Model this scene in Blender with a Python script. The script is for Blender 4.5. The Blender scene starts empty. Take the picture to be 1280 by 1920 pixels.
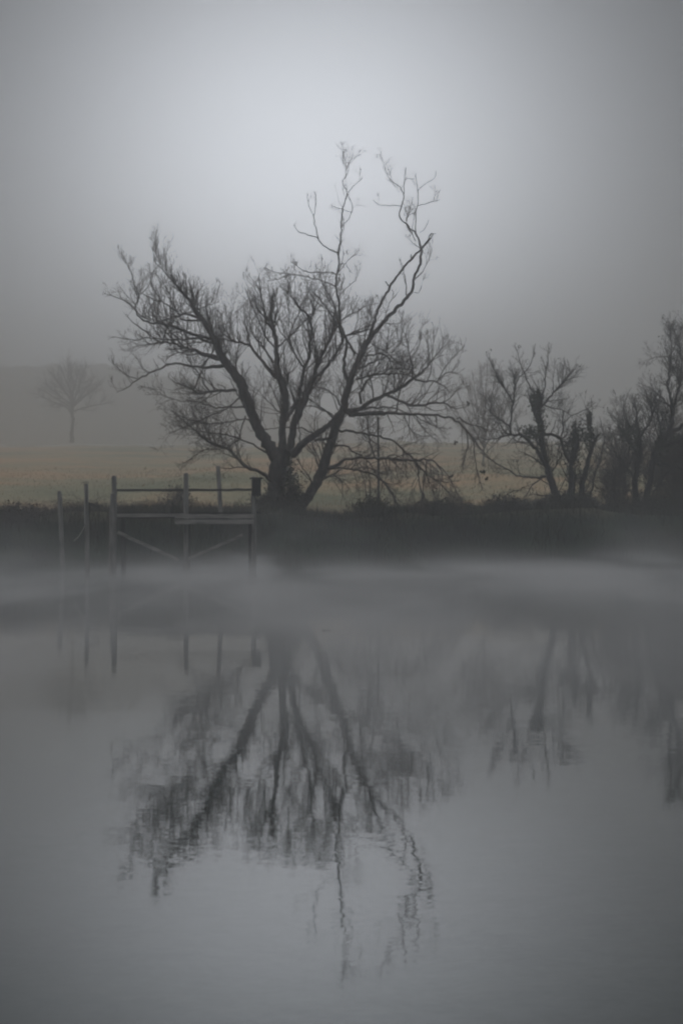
import bpy, math, random
import numpy as np
from mathutils import Vector

SC = bpy.context.scene
R = math.radians
F, YH, CH = 4533.0, 999.0, 1.1          # focal length (photo px), horizon row, eye height above the water (m)

# ---------------------------------------------------------------- camera
cam = bpy.data.cameras.new('camera')
cam.sensor_fit = 'VERTICAL'; cam.sensor_height = 36.0; cam.lens = F / 1920 * 36
cam.shift_y = 39 / 1920; cam.clip_start = 0.1; cam.clip_end = 3000
co = bpy.data.objects.new('camera', cam); SC.collection.objects.link(co)
co.location = (0, 0, CH); co.rotation_euler = (R(90), 0, 0)
SC.camera = co

# ---------------------------------------------------------------- world, sun, exposure
SUN_EL, SUN_AZ = 50.0, -95.0            # azimuth measured from +Y towards +X
w = bpy.data.worlds.new('World'); SC.world = w; w.use_nodes = True
nt = w.node_tree; nt.nodes.clear()
def N(t, **k):
    n = nt.nodes.new(t)
    for a, b in k.items(): setattr(n, a, b)
    return n
out = N('ShaderNodeOutputWorld')
sky = N('ShaderNodeTexSky'); sky.sky_type = 'NISHITA'; sky.sun_disc = False
sky.sun_elevation = R(SUN_EL); sky.sun_rotation = R(SUN_AZ)
sky.air_density = 1.0; sky.dust_density = 6.0; sky.ozone_density = 1.0
bg1 = N('ShaderNodeBackground'); bg1.inputs['Strength'].default_value = 0.05
hs = N('ShaderNodeHueSaturation'); hs.inputs['Saturation'].default_value = 0.45; hs.inputs['Value'].default_value = 0.12
nt.links.new(sky.outputs[0], hs.inputs['Color']); nt.links.new(hs.outputs[0], bg1.inputs['Color'])
# added glow in the sky; its falloff stands in for lens corner darkening
GLOW_AZ, GLOW_EL, GLOW_W = -0.7, 6.5, 6.15
tc = N('ShaderNodeTexCoord'); nrm = N('ShaderNodeVectorMath', operation='NORMALIZE')
nt.links.new(tc.outputs['Generated'], nrm.inputs[0])
dt = N('ShaderNodeVectorMath', operation='DISTANCE')
dt.inputs[1].default_value = (math.sin(R(GLOW_AZ)) * math.cos(R(GLOW_EL)), math.cos(R(GLOW_AZ)) * math.cos(R(GLOW_EL)), math.sin(R(GLOW_EL)))
nt.links.new(nrm.outputs[0], dt.inputs[0])
d1 = N('ShaderNodeMath', operation='DIVIDE'); d1.inputs[1].default_value = R(GLOW_W)
d2 = N('ShaderNodeMath', operation='MULTIPLY')
d3 = N('ShaderNodeMath', operation='MULTIPLY'); d3.inputs[1].default_value = -1.0
d4 = N('ShaderNodeMath', operation='EXPONENT')
d5 = N('ShaderNodeMath', operation='MULTIPLY_ADD'); d5.inputs[1].default_value = 2.35; d5.inputs[2].default_value = 0.02
nt.links.new(dt.outputs['Value'], d1.inputs[0]); nt.links.new(d1.outputs[0], d2.inputs[0]); nt.links.new(d1.outputs[0], d2.inputs[1])
nt.links.new(d2.outputs[0], d3.inputs[0]); nt.links.new(d3.outputs[0], d4.inputs[0]); nt.links.new(d4.outputs[0], d5.inputs[0])
bg2 = N('ShaderNodeBackground'); bg2.inputs['Color'].default_value = (0.89, 0.93, 1.0, 1)
# an overcast sky is brightest overhead
sz = N('ShaderNodeSeparateXYZ'); nt.links.new(nrm.outputs[0], sz.inputs[0])
zm = N('ShaderNodeMapRange', interpolation_type='SMOOTHSTEP'); zm.inputs['From Min'].default_value = .28; zm.inputs['From Max'].default_value = 1.0; zm.inputs['To Max'].default_value = 0.6
nt.links.new(sz.outputs['Z'], zm.inputs['Value'])
d6 = N('ShaderNodeMath', operation='ADD'); nt.links.new(d5.outputs[0], d6.inputs[0]); nt.links.new(zm.outputs[0], d6.inputs[1])
nt.links.new(d6.outputs[0], bg2.inputs['Strength'])
ad = N('ShaderNodeAddShader')
nt.links.new(bg1.outputs[0], ad.inputs[0]); nt.links.new(bg2.outputs[0], ad.inputs[1]); nt.links.new(ad.outputs[0], out.inputs[0])

sl = bpy.data.lights.new('sun', 'SUN'); sl.energy = 0.5; sl.angle = R(12); sl.color = (1.0, 0.93, 0.85)
so = bpy.data.objects.new('sun', sl); SC.collection.objects.link(so)
sd = Vector((math.sin(R(SUN_AZ)) * math.cos(R(SUN_EL)), math.cos(R(SUN_AZ)) * math.cos(R(SUN_EL)), math.sin(R(SUN_EL))))
so.rotation_euler = sd.to_track_quat('Z', 'Y').to_euler(); so.location = (0, 0, 60)

SC.view_settings.view_transform = 'Standard'; SC.view_settings.look = 'None'
SC.view_settings.exposure = 0.08; SC.view_settings.gamma = 1.0
SC.cycles.volume_bounces = 4; SC.cycles.max_bounces = 8
SC.cycles.volume_max_steps = 96; SC.cycles.volume_step_rate = 1.0
SC.cycles.filter_width = 2.2
SC.cycles.caustics_reflective = False; SC.cycles.caustics_refractive = False

# ---------------------------------------------------------------- helpers
def P(px, py, d):                        # a photo pixel at distance d metres -> a point in the world
    return np.array([(px - 640.0) * d / F, d, CH + (YH - py) * d / F])
def tag(o, label=None, cat=None, group=None, kind=None):
    if label: o['label'] = label
    if cat: o['category'] = cat
    if group: o['group'] = group
    if kind: o['kind'] = kind
    return o
def empty(name, loc):
    o = bpy.data.objects.new(name, None); SC.collection.objects.link(o)
    o.location = [float(v) for v in loc]; o.empty_display_size = 0.2
    return o
def mesh_obj(name, V, Fc, mat, parent=None, smooth=True):
    V = np.asarray(V, dtype=np.float64)
    if parent is not None: V = V - np.array(parent['_base'] if '_base' in parent else parent.location)
    me = bpy.data.meshes.new(name)
    Fc = np.asarray(Fc, dtype=np.int32)
    k = Fc.shape[1]
    me.vertices.add(len(V)); me.vertices.foreach_set('co', V.astype(np.float32).ravel())
    me.loops.add(Fc.size); me.loops.foreach_set('vertex_index', Fc.ravel())
    me.polygons.add(len(Fc)); me.polygons.foreach_set('loop_start', np.arange(0, Fc.size, k, dtype=np.int32))
    me.polygons.foreach_set('loop_total', np.full(len(Fc), k, dtype=np.int32))
    me.polygons.foreach_set('use_smooth', np.full(len(Fc), smooth))
    me.update(calc_edges=True); me.validate()
    me.materials.append(mat)
    o = bpy.data.objects.new(name, me); SC.collection.objects.link(o)
    if parent is not None: o.parent = parent
    return o
class Geo:                               # collects quads of one mesh
    def __init__(s): s.V = []; s.F = []; s.n = 0
    def add(s, V, Fc):
        s.V.append(np.asarray(V, float)); s.F.append(np.asarray(Fc, int) + s.n); s.n += len(V)
    def tubes(s, C, Rd, sides=5, seed=0, lump=0.0):      # C (n,k,3) centres, Rd (n,k) radii
        n, k, _ = C.shape
        if n == 0: return
        T = np.gradient(C, axis=1); T /= np.linalg.norm(T, axis=2, keepdims=True) + 1e-9
        ref = np.zeros_like(T); ref[..., 1] = 1.0
        bad = np.abs(T[..., 1]) > 0.93; ref[bad] = (1, 0, 0)
        U = np.cross(T, ref); U /= np.linalg.norm(U, axis=2, keepdims=True) + 1e-9
        W = np.cross(T, U)
        a = np.arange(sides) * 2 * np.pi / sides
        rr = Rd[:, :, None] * np.ones(sides)
        if lump: rr = rr * (1 + lump * np.random.default_rng(seed).normal(size=rr.shape))
        V = C[:, :, None, :] + rr[..., None] * (U[:, :, None, :] * np.cos(a)[:, None] + W[:, :, None, :] * np.sin(a)[:, None])
        i = np.arange(n)[:, None, None] * k * sides; j = np.arange(k - 1)[None, :, None] * sides; q = np.arange(sides)[None, None, :]
        q2 = (q + 1) % sides
        Fc = np.stack([i + j + q, i + j + q2, i + j + sides + q2, i + j + sides + q], -1).reshape(-1, 4)
        s.add(V.reshape(-1, 3), Fc)
    def box(s, c, size, rot=0.0, tilt=0.0, rng=None, jit=0.0):   # rot about Z, tilt about Y
        x, y, z = [v / 2 for v in size]
        B = np.array([[a, b, c_] for a in (-x, x) for b in (-y, y) for c_ in (-z, z)], float)
        if rng is not None: B += rng.normal(size=B.shape) * jit
        ct, st = math.cos(tilt), math.sin(tilt)
        B = B @ np.array([[ct, 0, -st], [0, 1, 0], [st, 0, ct]])
        cr, sr = math.cos(rot), math.sin(rot)
        B = B @ np.array([[cr, sr, 0], [-sr, cr, 0], [0, 0, 1]])
        s.add(B + np.asarray(c, float), [[0, 1, 3, 2], [4, 6, 7, 5], [0, 4, 5, 1], [2, 3, 7, 6], [0, 2, 6, 4], [1, 5, 7, 3]])
    def build(s, name, mat, parent=None, smooth=True):
        return mesh_obj(name, np.concatenate(s.V), np.concatenate(s.F), mat, parent, smooth)

# ---------------------------------------------------------------- materials
def mat_new(name):
    m = bpy.data.materials.new(name); m.use_nodes = True
    t = m.node_tree; b = t.nodes['Principled BSDF']
    return m, t, b
def noisy(name, cols, scale=(1, 1, 1), nscale=3.0, rough=0.9, bump=0.0, bscale=20.0, bdist=0.02, detail=6.0):
    m, t, b = mat_new(name)
    g = t.nodes.new('ShaderNodeNewGeometry'); mp = t.nodes.new('ShaderNodeMapping'); mp.inputs['Scale'].default_value = scale
    t.links.new(g.outputs['Position'], mp.inputs['Vector'])
    n = t.nodes.new('ShaderNodeTexNoise'); n.inputs['Scale'].default_value = nscale; n.inputs['Detail'].default_value = detail
    t.links.new(mp.outputs[0], n.inputs['Vector'])
    r = t.nodes.new('ShaderNodeValToRGB'); e = r.color_ramp.elements
    lo, hi = 0.3, 0.7
    e[0].position = lo; e[0].color = (*cols[0], 1); e[1].position = hi; e[1].color = (*cols[-1], 1)
    for i, c in enumerate(cols[1:-1]):
        x = e.new(lo + (hi - lo) * (i + 1) / (len(cols) - 1)); x.color = (*c, 1)
    t.links.new(n.outputs['Fac'], r.inputs[0]); t.links.new(r.outputs[0], b.inputs['Base Color'])
    b.inputs['Roughness'].default_value = rough; b.inputs['Specular IOR Level'].default_value = 0.2
    if bump:
        n2 = t.nodes.new('ShaderNodeTexNoise'); n2.inputs['Scale'].default_value = bscale; n2.inputs['Detail'].default_value = 5
        t.links.new(mp.outputs[0], n2.inputs['Vector'])
        bp = t.nodes.new('ShaderNodeBump'); bp.inputs['Strength'].default_value = bump; bp.inputs['Distance'].default_value = bdist
        t.links.new(n2.outputs['Fac'], bp.inputs['Height']); t.links.new(bp.outputs[0], b.inputs['Normal'])
    return m, t, b, r
BARK = noisy('grey_brown_bark', [(.035, .032, .031), (.070, .060, .056), (.13, .112, .10)], (1, 1, .35), 9, 0.95, 0.8, 40, 0.03)[0]
BARK2 = noisy('dark_bark', [(.018, .018, .020), (.038, .034, .035)], (1, 1, .35), 9, 0.95, 0.8, 40, 0.03)[0]
TWIG = noisy('twig_bark', [(.065, .047, .043), (.12, .086, .074)], (1, 1, 1), 1.2, 0.9)[0]
TWIG2 = noisy('dark_twig_bark', [(.022, .020, .022), (.050, .040, .038)], (1, 1, 1), 1.2, 0.9)[0]
LEAF = noisy('dead_leaf', [(.020, .016, .014), (.045, .032, .022)], (1, 1, 1), 6, 0.9)[0]
IVY = noisy('ivy_green', [(.018, .028, .016), (.045, .060, .030)], (1, 1, 1), 5, 0.8)[0]
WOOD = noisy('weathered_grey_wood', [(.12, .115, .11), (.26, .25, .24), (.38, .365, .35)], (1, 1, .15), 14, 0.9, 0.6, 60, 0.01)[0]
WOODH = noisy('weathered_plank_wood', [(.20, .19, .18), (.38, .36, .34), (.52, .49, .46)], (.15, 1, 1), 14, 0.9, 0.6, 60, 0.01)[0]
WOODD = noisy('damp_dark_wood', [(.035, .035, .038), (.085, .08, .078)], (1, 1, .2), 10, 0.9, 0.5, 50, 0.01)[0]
METAL = noisy('dark_painted_steel', [(.03, .035, .035), (.055, .06, .06)], (1, 1, 1), 8, 0.6)[0]
BLADE = noisy('bank_grass_blades', [(.020, .028, .020), (.034, .044, .026), (.060, .060, .038)], (1, 1, 1), .9, 0.85)[0]
DRYB = noisy('dry_bank_stems', [(.035, .032, .028), (.075, .062, .048)], (1, 1, 1), .9, 0.85)[0]
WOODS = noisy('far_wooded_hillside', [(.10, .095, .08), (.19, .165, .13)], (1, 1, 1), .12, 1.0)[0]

# ---------------------------------------------------------------- the ground: lake bed, bank, field
def hashn(x, y, s):                      # smooth value noise
    xi = np.floor(x / s); yi = np.floor(y / s); fx = x / s - xi; fy = y / s - yi
    def h(a, b): return np.modf(np.abs(np.sin(a * 127.1 + b * 311.7) * 43758.5453))[0]
    fx = fx * fx * (3 - 2 * fx); fy = fy * fy * (3 - 2 * fy)
    return (h(xi, yi) * (1 - fx) + h(xi + 1, yi) * fx) * (1 - fy) + (h(xi, yi + 1) * (1 - fx) + h(xi + 1, yi + 1) * fx) * fy
def shore(x):
    x = np.asarray(x, float)
    return np.interp(x, [-140, -40, -12, -3, 2, 8, 16, 60, 140], [66, 68, 71, 74.5, 77, 82, 86, 90, 92]) + 0.5 * (hashn(x, x * 0, 2.3) - .5)
def gz(x, y):
    x = np.asarray(x, float); y = np.asarray(y, float)
    s = y - shore(x)
    top = 1.55 + 0.35 * hashn(x, y * 0, 4.3) + .18 * hashn(x, y * 0, 1.1)
    top = top * np.interp(x, [-12, -4], [.78, 1])
    up = np.clip(s / 3.8, 0, 1); up = up * up * (3 - 2 * up)
    bank = np.where(s < 0, np.maximum(-1.2, s * 0.45), top * up)
    fs = np.clip((y - 90) / 40, 0, 1)
    field = (np.clip(y - 86, 0, 250) + .5 * np.clip(y - 336, 0, 1e9)) * 0.0475 * fs
    z = bank + field + 0.10 * (hashn(x, y, 1.7) - .5) * (s > 0) + 0.05 * (hashn(x, y, .6) - .5) * (s > 0)
    return z
xs = np.concatenate([np.arange(-150, -24, 3.0), np.arange(-24, 24, 0.3), np.arange(24, 151, 3.0)])
ys = np.concatenate([np.arange(-45, 62, 6.0), np.arange(62, 100, 0.3), np.arange(100, 180, 1.5), np.arange(180, 870, 6.0)])
X, Y = np.meshgrid(xs, ys); Z = gz(X, Y)
nx = len(xs); ii = np.arange(len(ys) - 1)[:, None] * nx + np.arange(nx - 1)[None, :]
Fg = np.stack([ii, ii + 1, ii + 1 + nx, ii + nx], -1).reshape(-1, 4)
gm, gt, gb = mat_new('meadow_and_bank')
geo = gt.nodes.new('ShaderNodeNewGeometry')
def gn(kind, **k):
    n = gt.nodes.new(kind)
    for a, b in k.items(): setattr(n, a, b)
    return n
mpg = gn('ShaderNodeMapping'); mpg.inputs['Scale'].default_value = (.055, .060, .07); gt.links.new(geo.outputs['Position'], mpg.inputs[0])
n1 = gn('ShaderNodeTexNoise'); n1.inputs['Scale'].default_value = 1.0; n1.inputs['Detail'].default_value = 5; n1.inputs['Roughness'].default_value = .6
gt.links.new(mpg.outputs[0], n1.inputs[0])
r1 = gn('ShaderNodeValToRGB'); e = r1.color_ramp.elements
e[0].position = .36; e[0].color = (.15, .17, .10, 1); e[1].position = .62; e[1].color = (.46, .30, .17, 1)
x = e.new(.48); x.color = (.29, .26, .16, 1)
gt.links.new(n1.outputs['Fac'], r1.inputs[0])
n2 = gn('ShaderNodeTexNoise'); n2.inputs['Scale'].default_value = 4.0; n2.inputs['Detail'].default_value = 8
gt.links.new(geo.outputs['Position'], n2.inputs[0])
mx = gn('ShaderNodeMix', data_type='RGBA', blend_type='MULTIPLY'); mx.inputs[0].default_value = 0.7
gt.links.new(r1.outputs[0], mx.inputs[6]); gt.links.new(n2.outputs['Fac'], mx.inputs[7])
r2 = gn('ShaderNodeValToRGB'); e = r2.color_ramp.elements; e[0].position = .3; e[0].color = (.5, .5, .5, 1); e[1].position = .7; e[1].color = (1.3, 1.3, 1.3, 1)
gt.links.new(n2.outputs['Fac'], r2.inputs[0]); gt.links.new(r2.outputs[0], mx.inputs[7])
# bank: darker soil and green sward below about 2.3 m above the water
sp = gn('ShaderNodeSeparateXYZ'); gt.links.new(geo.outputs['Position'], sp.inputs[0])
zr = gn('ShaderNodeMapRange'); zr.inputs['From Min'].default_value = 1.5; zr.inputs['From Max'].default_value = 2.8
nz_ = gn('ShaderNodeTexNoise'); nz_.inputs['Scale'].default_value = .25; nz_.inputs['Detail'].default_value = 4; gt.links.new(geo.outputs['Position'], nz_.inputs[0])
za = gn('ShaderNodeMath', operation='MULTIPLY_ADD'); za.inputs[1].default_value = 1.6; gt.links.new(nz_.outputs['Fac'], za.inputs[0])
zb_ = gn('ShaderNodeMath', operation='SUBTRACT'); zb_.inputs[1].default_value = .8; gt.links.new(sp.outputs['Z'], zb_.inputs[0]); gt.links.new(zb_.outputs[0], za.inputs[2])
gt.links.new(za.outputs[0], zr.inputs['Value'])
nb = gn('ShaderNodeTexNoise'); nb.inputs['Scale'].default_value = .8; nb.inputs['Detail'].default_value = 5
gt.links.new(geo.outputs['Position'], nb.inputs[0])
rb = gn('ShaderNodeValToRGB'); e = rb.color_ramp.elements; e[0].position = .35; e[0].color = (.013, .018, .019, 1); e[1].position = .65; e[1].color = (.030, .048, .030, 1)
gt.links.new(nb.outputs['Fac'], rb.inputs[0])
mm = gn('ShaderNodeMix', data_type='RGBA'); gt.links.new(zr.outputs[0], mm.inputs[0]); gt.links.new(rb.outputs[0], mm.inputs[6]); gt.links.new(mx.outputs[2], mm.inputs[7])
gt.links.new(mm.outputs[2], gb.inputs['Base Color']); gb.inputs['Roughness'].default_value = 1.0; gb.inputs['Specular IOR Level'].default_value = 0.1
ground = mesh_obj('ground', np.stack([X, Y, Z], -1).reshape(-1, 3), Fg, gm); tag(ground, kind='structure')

# far wooded hill, its crest roughened by the treetops
hx = np.arange(-150, 150.1, 1.5); hy = np.array([600, 618, 636, 654, 670, 686, 702, 722, 750, 850.0])
HX, HY = np.meshgrid(hx, hy)
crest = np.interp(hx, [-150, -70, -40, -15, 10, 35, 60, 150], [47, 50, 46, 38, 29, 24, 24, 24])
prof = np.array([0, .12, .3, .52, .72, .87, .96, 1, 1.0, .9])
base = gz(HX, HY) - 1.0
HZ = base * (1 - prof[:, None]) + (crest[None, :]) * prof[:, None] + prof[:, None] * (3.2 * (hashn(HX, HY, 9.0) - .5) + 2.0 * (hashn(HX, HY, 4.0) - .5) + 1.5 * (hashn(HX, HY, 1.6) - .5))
nhx = len(hx); ii = np.arange(len(hy) - 1)[:, None] * nhx + np.arange(nhx - 1)[None, :]
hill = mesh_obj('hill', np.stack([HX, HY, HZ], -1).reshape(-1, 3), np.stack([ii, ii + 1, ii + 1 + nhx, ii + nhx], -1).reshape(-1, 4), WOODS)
tag(hill, kind='structure')

# pale frosted track along the far edge of the meadow
tx = np.arange(-62, -8, 1.0); TV = []
for i, x_ in enumerate(tx):
    y0 = 318 + 1.5 * math.sin(x_ * .13); wd = 3.4 * (0.65 + 0.5 * float(hashn(x_, 0.0, 3.0)))
    for q in (0, .5, 1): TV.append((x_, y0 + wd * q, float(gz(x_, y0 + wd * q)) + .05 + .22 * (q == .5)))
TF = [[i * 3 + q, i * 3 + 3 + q, i * 3 + 4 + q, i * 3 + 1 + q] for i in range(len(tx) - 1) for q in (0, 1)]
PALE = noisy('frosted_gravel', [(.22, .21, .18), (.62, .61, .58)], (1, 1, 1), .3, 0.95)[0]
tag(mesh_obj('path', np.array(TV), TF, PALE), kind='structure')

# ---------------------------------------------------------------- water
wm, wt, wb = mat_new('still_lake_water')
wb.inputs['Base Color'].default_value = (.010, .019, .018, 1); wb.inputs['Roughness'].default_value = 0.024
wb.inputs['IOR'].default_value = 1.333; wb.inputs['Specular IOR Level'].default_value = 0.5
g_ = wt.nodes.new('ShaderNodeNewGeometry')
def wave(scale, amp, sc=(1, 1, 1)):
    mp = wt.nodes.new('ShaderNodeMapping'); mp.inputs['Scale'].default_value = sc; wt.links.new(g_.outputs['Position'], mp.inputs[0])
    n = wt.nodes.new('ShaderNodeTexNoise'); n.inputs['Scale'].default_value = scale; n.inputs['Detail'].default_value = 2.0
    wt.links.new(mp.outputs[0], n.inputs[0])
    s_ = wt.nodes.new('ShaderNodeVectorMath'); s_.operation = 'SUBTRACT'; s_.inputs[1].default_value = (.5, .5, .5); wt.links.new(n.outputs['Color'], s_.inputs[0])
    m_ = wt.nodes.new('ShaderNodeVectorMath'); m_.operation = 'MULTIPLY'; m_.inputs[1].default_value = (amp, amp, 0); wt.links.new(s_.outputs[0], m_.inputs[0])
    return m_
wa = wave(9.0, 0.011); wb2 = wave(1.1, 0.0032); wc = wave(34.0, 0.013)
# breaths of air: the finest ripples come in patches
pn = wt.nodes.new('ShaderNodeTexNoise'); pn.inputs['Scale'].default_value = .22; wt.links.new(g_.outputs['Position'], pn.inputs[0])
pr = wt.nodes.new('ShaderNodeMapRange'); pr.inputs['From Min'].default_value = .38; pr.inputs['From Max'].default_value = .62; pr.inputs['To Min'].default_value = .25
wt.links.new(pn.outputs['Fac'], pr.inputs['Value'])
a1 = wt.nodes.new('ShaderNodeVectorMath'); a1.operation = 'ADD'; wt.links.new(wa.outputs[0], a1.inputs[0]); wt.links.new(wc.outputs[0], a1.inputs[1])
sc_ = wt.nodes.new('ShaderNodeVectorMath'); sc_.operation = 'SCALE'; wt.links.new(a1.outputs[0], sc_.inputs[0]); wt.links.new(pr.outputs[0], sc_.inputs['Scale'])
a2 = wt.nodes.new('ShaderNodeVectorMath'); a2.operation = 'ADD'; wt.links.new(sc_.outputs[0], a2.inputs[0]); wt.links.new(wb2.outputs[0], a2.inputs[1])
a3 = wt.nodes.new('ShaderNodeVectorMath'); a3.operation = 'ADD'; a3.inputs[1].default_value = (0, 0, 1); wt.links.new(a2.outputs[0], a3.inputs[0])
a4 = wt.nodes.new('ShaderNodeVectorMath'); a4.operation = 'NORMALIZE'; wt.links.new(a3.outputs[0], a4.inputs[0])
wt.links.new(a4.outputs[0], wb.inputs['Normal'])
tag(mesh_obj('water', [(-150, -45, 0), (150, -45, 0), (150, 100, 0), (-150, 100, 0)], [[0, 1, 2, 3]], wm), kind='structure')

# ---------------------------------------------------------------- tree builder
def resample(pts, k):
    pts = np.asarray(pts, float)
    L = np.concatenate([[0], np.cumsum(np.linalg.norm(np.diff(pts[:, :3], axis=0), axis=1))])
    t = np.linspace(0, L[-1], k)
    o = np.stack([np.interp(t, L, pts[:, i]) for i in range(pts.shape[1])], -1)
    if k > 4:                                             # soften the corners
        o2 = o.copy(); o2[1:-1] = .25 * o[:-2] + .5 * o[1:-1] + .25 * o[2:]; o = o2
    return o, L[-1]
def grow(rng, PC, PR, PL, dens, lr, spread, up, wander, rscale, rmin, K=6, tmin=0.15, bias=None, maxn=99999):
    """children on parents PC (n,k,3) with radii PR (n,k) and lengths PL (n)"""
    n, k, _ = PC.shape
    cnt = rng.poisson(np.maximum(PL * dens, 0.2)); idx = np.repeat(np.arange(n), cnt)
    if len(idx) > maxn: idx = rng.choice(idx, maxn, replace=False)
    m = len(idx)
    if m == 0: return np.zeros((0, K, 3)), np.zeros((0, K)), np.zeros(0)
    t = tmin + (1 - tmin) * rng.random(m) ** 0.8; f = t * (k - 1); a = np.minimum(f.astype(int), k - 2); fr = (f - a)[:, None]
    p = PC[idx, a] * (1 - fr) + PC[idx, a + 1] * fr
    tan = PC[idx, a + 1] - PC[idx, a]; tan /= np.linalg.norm(tan, axis=1, keepdims=True) + 1e-9
    r0 = PR[idx, a] * (1 - fr[:, 0]) + PR[idx, a + 1] * fr[:, 0]
    rnd = rng.normal(size=(m, 3)); rnd -= (rnd * tan).sum(1, keepdims=True) * tan; rnd /= np.linalg.norm(rnd, axis=1, keepdims=True) + 1e-9
    d = tan * (1 - .35 * spread) + rnd * spread + np.array([0, 0, up])
    if bias is not None: d = d + bias
    d /= np.linalg.norm(d, axis=1, keepdims=True)
    if np.isscalar(lr): lr = (lr * .6, lr * 1.3)
    L = PL[idx] * rng.uniform(lr[0], lr[1], m) * (1.15 - .6 * t)
    C = np.zeros((m, K, 3)); C[:, 0] = p; cur = d
    for j in range(1, K):
        cur = cur + rng.normal(size=(m, 3)) * wander + np.array([0, 0, up * .22]); cur /= np.linalg.norm(cur, axis=1, keepdims=True)
        C[:, j] = C[:, j - 1] + cur * (L / (K - 1))[:, None]
    rs = np.minimum(r0 * rscale, 0.012 + L * .012); rs = np.maximum(rs, rmin)
    Rr = rs[:, None] * np.linspace(1, .35, K)[None, :]; Rr = np.maximum(Rr, rmin * .6)
    return C, Rr, L
class Tree:
    """limbs traced as (px, py, width_px) at distance d; twigs grown from them in space"""
    def __init__(s, d, seed): s.d = d; s.rng = np.random.default_rng(seed); s.limbs = []
    def limb(s, pts, dep=None, tw=1.0, up=.35, kind='limb', lmax=None):
        pts = [tuple(p) if len(p) == 3 else (p[0], p[1], None) for p in pts]
        ws = [p[2] for p in pts]; known = [i for i, v in enumerate(ws) if v is not None]
        ws = np.interp(range(len(ws)), known, [ws[i] for i in known])
        p0 = np.array(pts[0][:2]); d0 = s.d; best = 1e9
        for l in s.limbs:
            dd = np.linalg.norm(l['px'][:, :2] - p0, axis=1); j = dd.argmin()
            if dd[j] < best: best = dd[j]; d0 = l['px'][j, 2]
        if best > 25: d0 = s.d
        a = np.array([[p[0], p[1]] for p in pts], float)
        ws = ws * {83.0: .81, 88.0: .84, 90.0: .86}.get(s.d, 1.0)
        L = np.concatenate([[0], np.cumsum(np.linalg.norm(np.diff(a, axis=0), axis=1))])
        sc = s.d / F
        if dep is None: dep = s.rng.uniform(-.45, .45) * L[-1] * sc
        dist = d0 + dep * (L / max(L[-1], 1e-6)) ** .9
        k = max(4, int(L[-1] / 7) + 1)
        px, _ = resample(np.column_stack([a, dist, ws]), k)
        if L[-1] > 30: px[1:-1, :2] += s.rng.normal(size=(k - 2, 2)) * np.minimum(1.0, px[1:-1, 3:4] * .25 + .35)
        C = np.array([P(q[0], q[1], q[2]) for q in px]); Rr = px[:, 3] / 2 * sc
        Rr = np.maximum(Rr, .0085)
        tl = 1.0
        if s.d == 83.0 and ws[0] <= 3.0: tl = .55; tw *= 1.5
        if s.d == 88.0 and p0[1] < 765: tl = .6; tw *= 1.4
        if s.d == 83.0 and up < 0: tw *= 1.2
        if s.d == 83.0 and p0[1] < 520: tw *= .42; tl = .55
        s.limbs.append(dict(tl=tl, px=px[:, :3], C=C, R=Rr, L=L[-1] * sc, tw=tw, up=up, kind=kind))
    def finish(s, name, label, group, mats, base, levels, leafs=0, limb_parts=40, ivy=None, bias=None, extra_twigs=None):
        rng = s.rng
        e = empty(name, base); tag(e, label, 'tree', group)
        g = Geo()
        for l in s.limbs:
            if l['kind'] == 'trunk': g.tubes(l['C'][None], l['R'][None], 12, int(rng.integers(1e6)), .05)
        g.build('trunk', mats[0], e)
        big = sorted([l for l in s.limbs if l['kind'] != 'trunk'], key=lambda l: -l['R'][0] * l['L'])
        for l in big:
            g = Geo(); g.tubes(l['C'][None], l['R'][None], 8, int(rng.integers(1e6)), .05)
            g.build('limb', mats[0], e)
        tw = Geo(); tips = []
        for l in s.limbs:
            if l['tw'] <= 0: continue
            C, _ = resample(np.column_stack([l['C'], l['R']]), 12)
            PC, PR, PL = C[None, :, :3], C[None, :, 3], np.array([l['L']])
            for li, (dens, ln, spread, up, wander) in enumerate(levels):
                dn = dens * (l['tw'] if li == 0 else 1)
                if li == 0:                               # first-order twigs take an absolute length
                    c, r, L = grow(rng, PC, PR, PL, dn, (ln[0] * l['tl'] / PL[0], ln[1] * l['tl'] / PL[0]), spread, l['up'], wander, .45, .0065, K=7, bias=bias)
                else:
                    c, r, L = grow(rng, PC, PR, PL, dn, ln, spread, up + l['up'] * .3, wander, .6, .0048, K=5)
                if len(L) == 0: break
                tw.tubes(c, r, 4 if li == 0 else 3)
                PC, PR, PL = c, r, L
                if li >= 1 and leafs: tips.append(c[:, -1])
        tw.build('twigs', mats[1], e)
        if leafs and tips:
            T = np.concatenate(tips); s.tips = T
            T = T[rng.choice(len(T), min(leafs, len(T)), replace=False)]
            e_ = s.leaves(T, (.022, .045)); e_.build('dead_leaves', LEAF, e, smooth=False)
        s.e = e
        return e
    def leaves(s, T, size):
        rng = s.rng; g = Geo(); m = len(T)
        u = rng.normal(size=(m, 3)); u /= np.linalg.norm(u, axis=1, keepdims=True)
        v = np.cross(u, rng.normal(size=(m, 3))); v /= np.linalg.norm(v, axis=1, keepdims=True)
        a = rng.uniform(size[0], size[1], m)[:, None]
        V = np.stack([T - u * a, T + v * a * .6, T + u * a, T - v * a * .6], 1).reshape(-1, 3)
        g.add(V, np.arange(4 * m).reshape(-1, 4)); return g
    def shag(s, name, centres, n, mat, size=(.03, .07)):     # ivy or torn bark clinging to stems: (px,py,rx_px,ry_px,dist)
        rng = s.rng; pts = []
        for (px, py, rx, ry, dd) in centres:
            c = P(px, py, dd); sc = dd / F; q = rng.normal(size=(n, 3)) * .5
            pts.append(c + q * np.array([rx * sc, rx * sc, ry * sc]))
        T = np.concatenate(pts); g = s.leaves(T, size); return g.build(name, mat, s.e, smooth=False)

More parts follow.
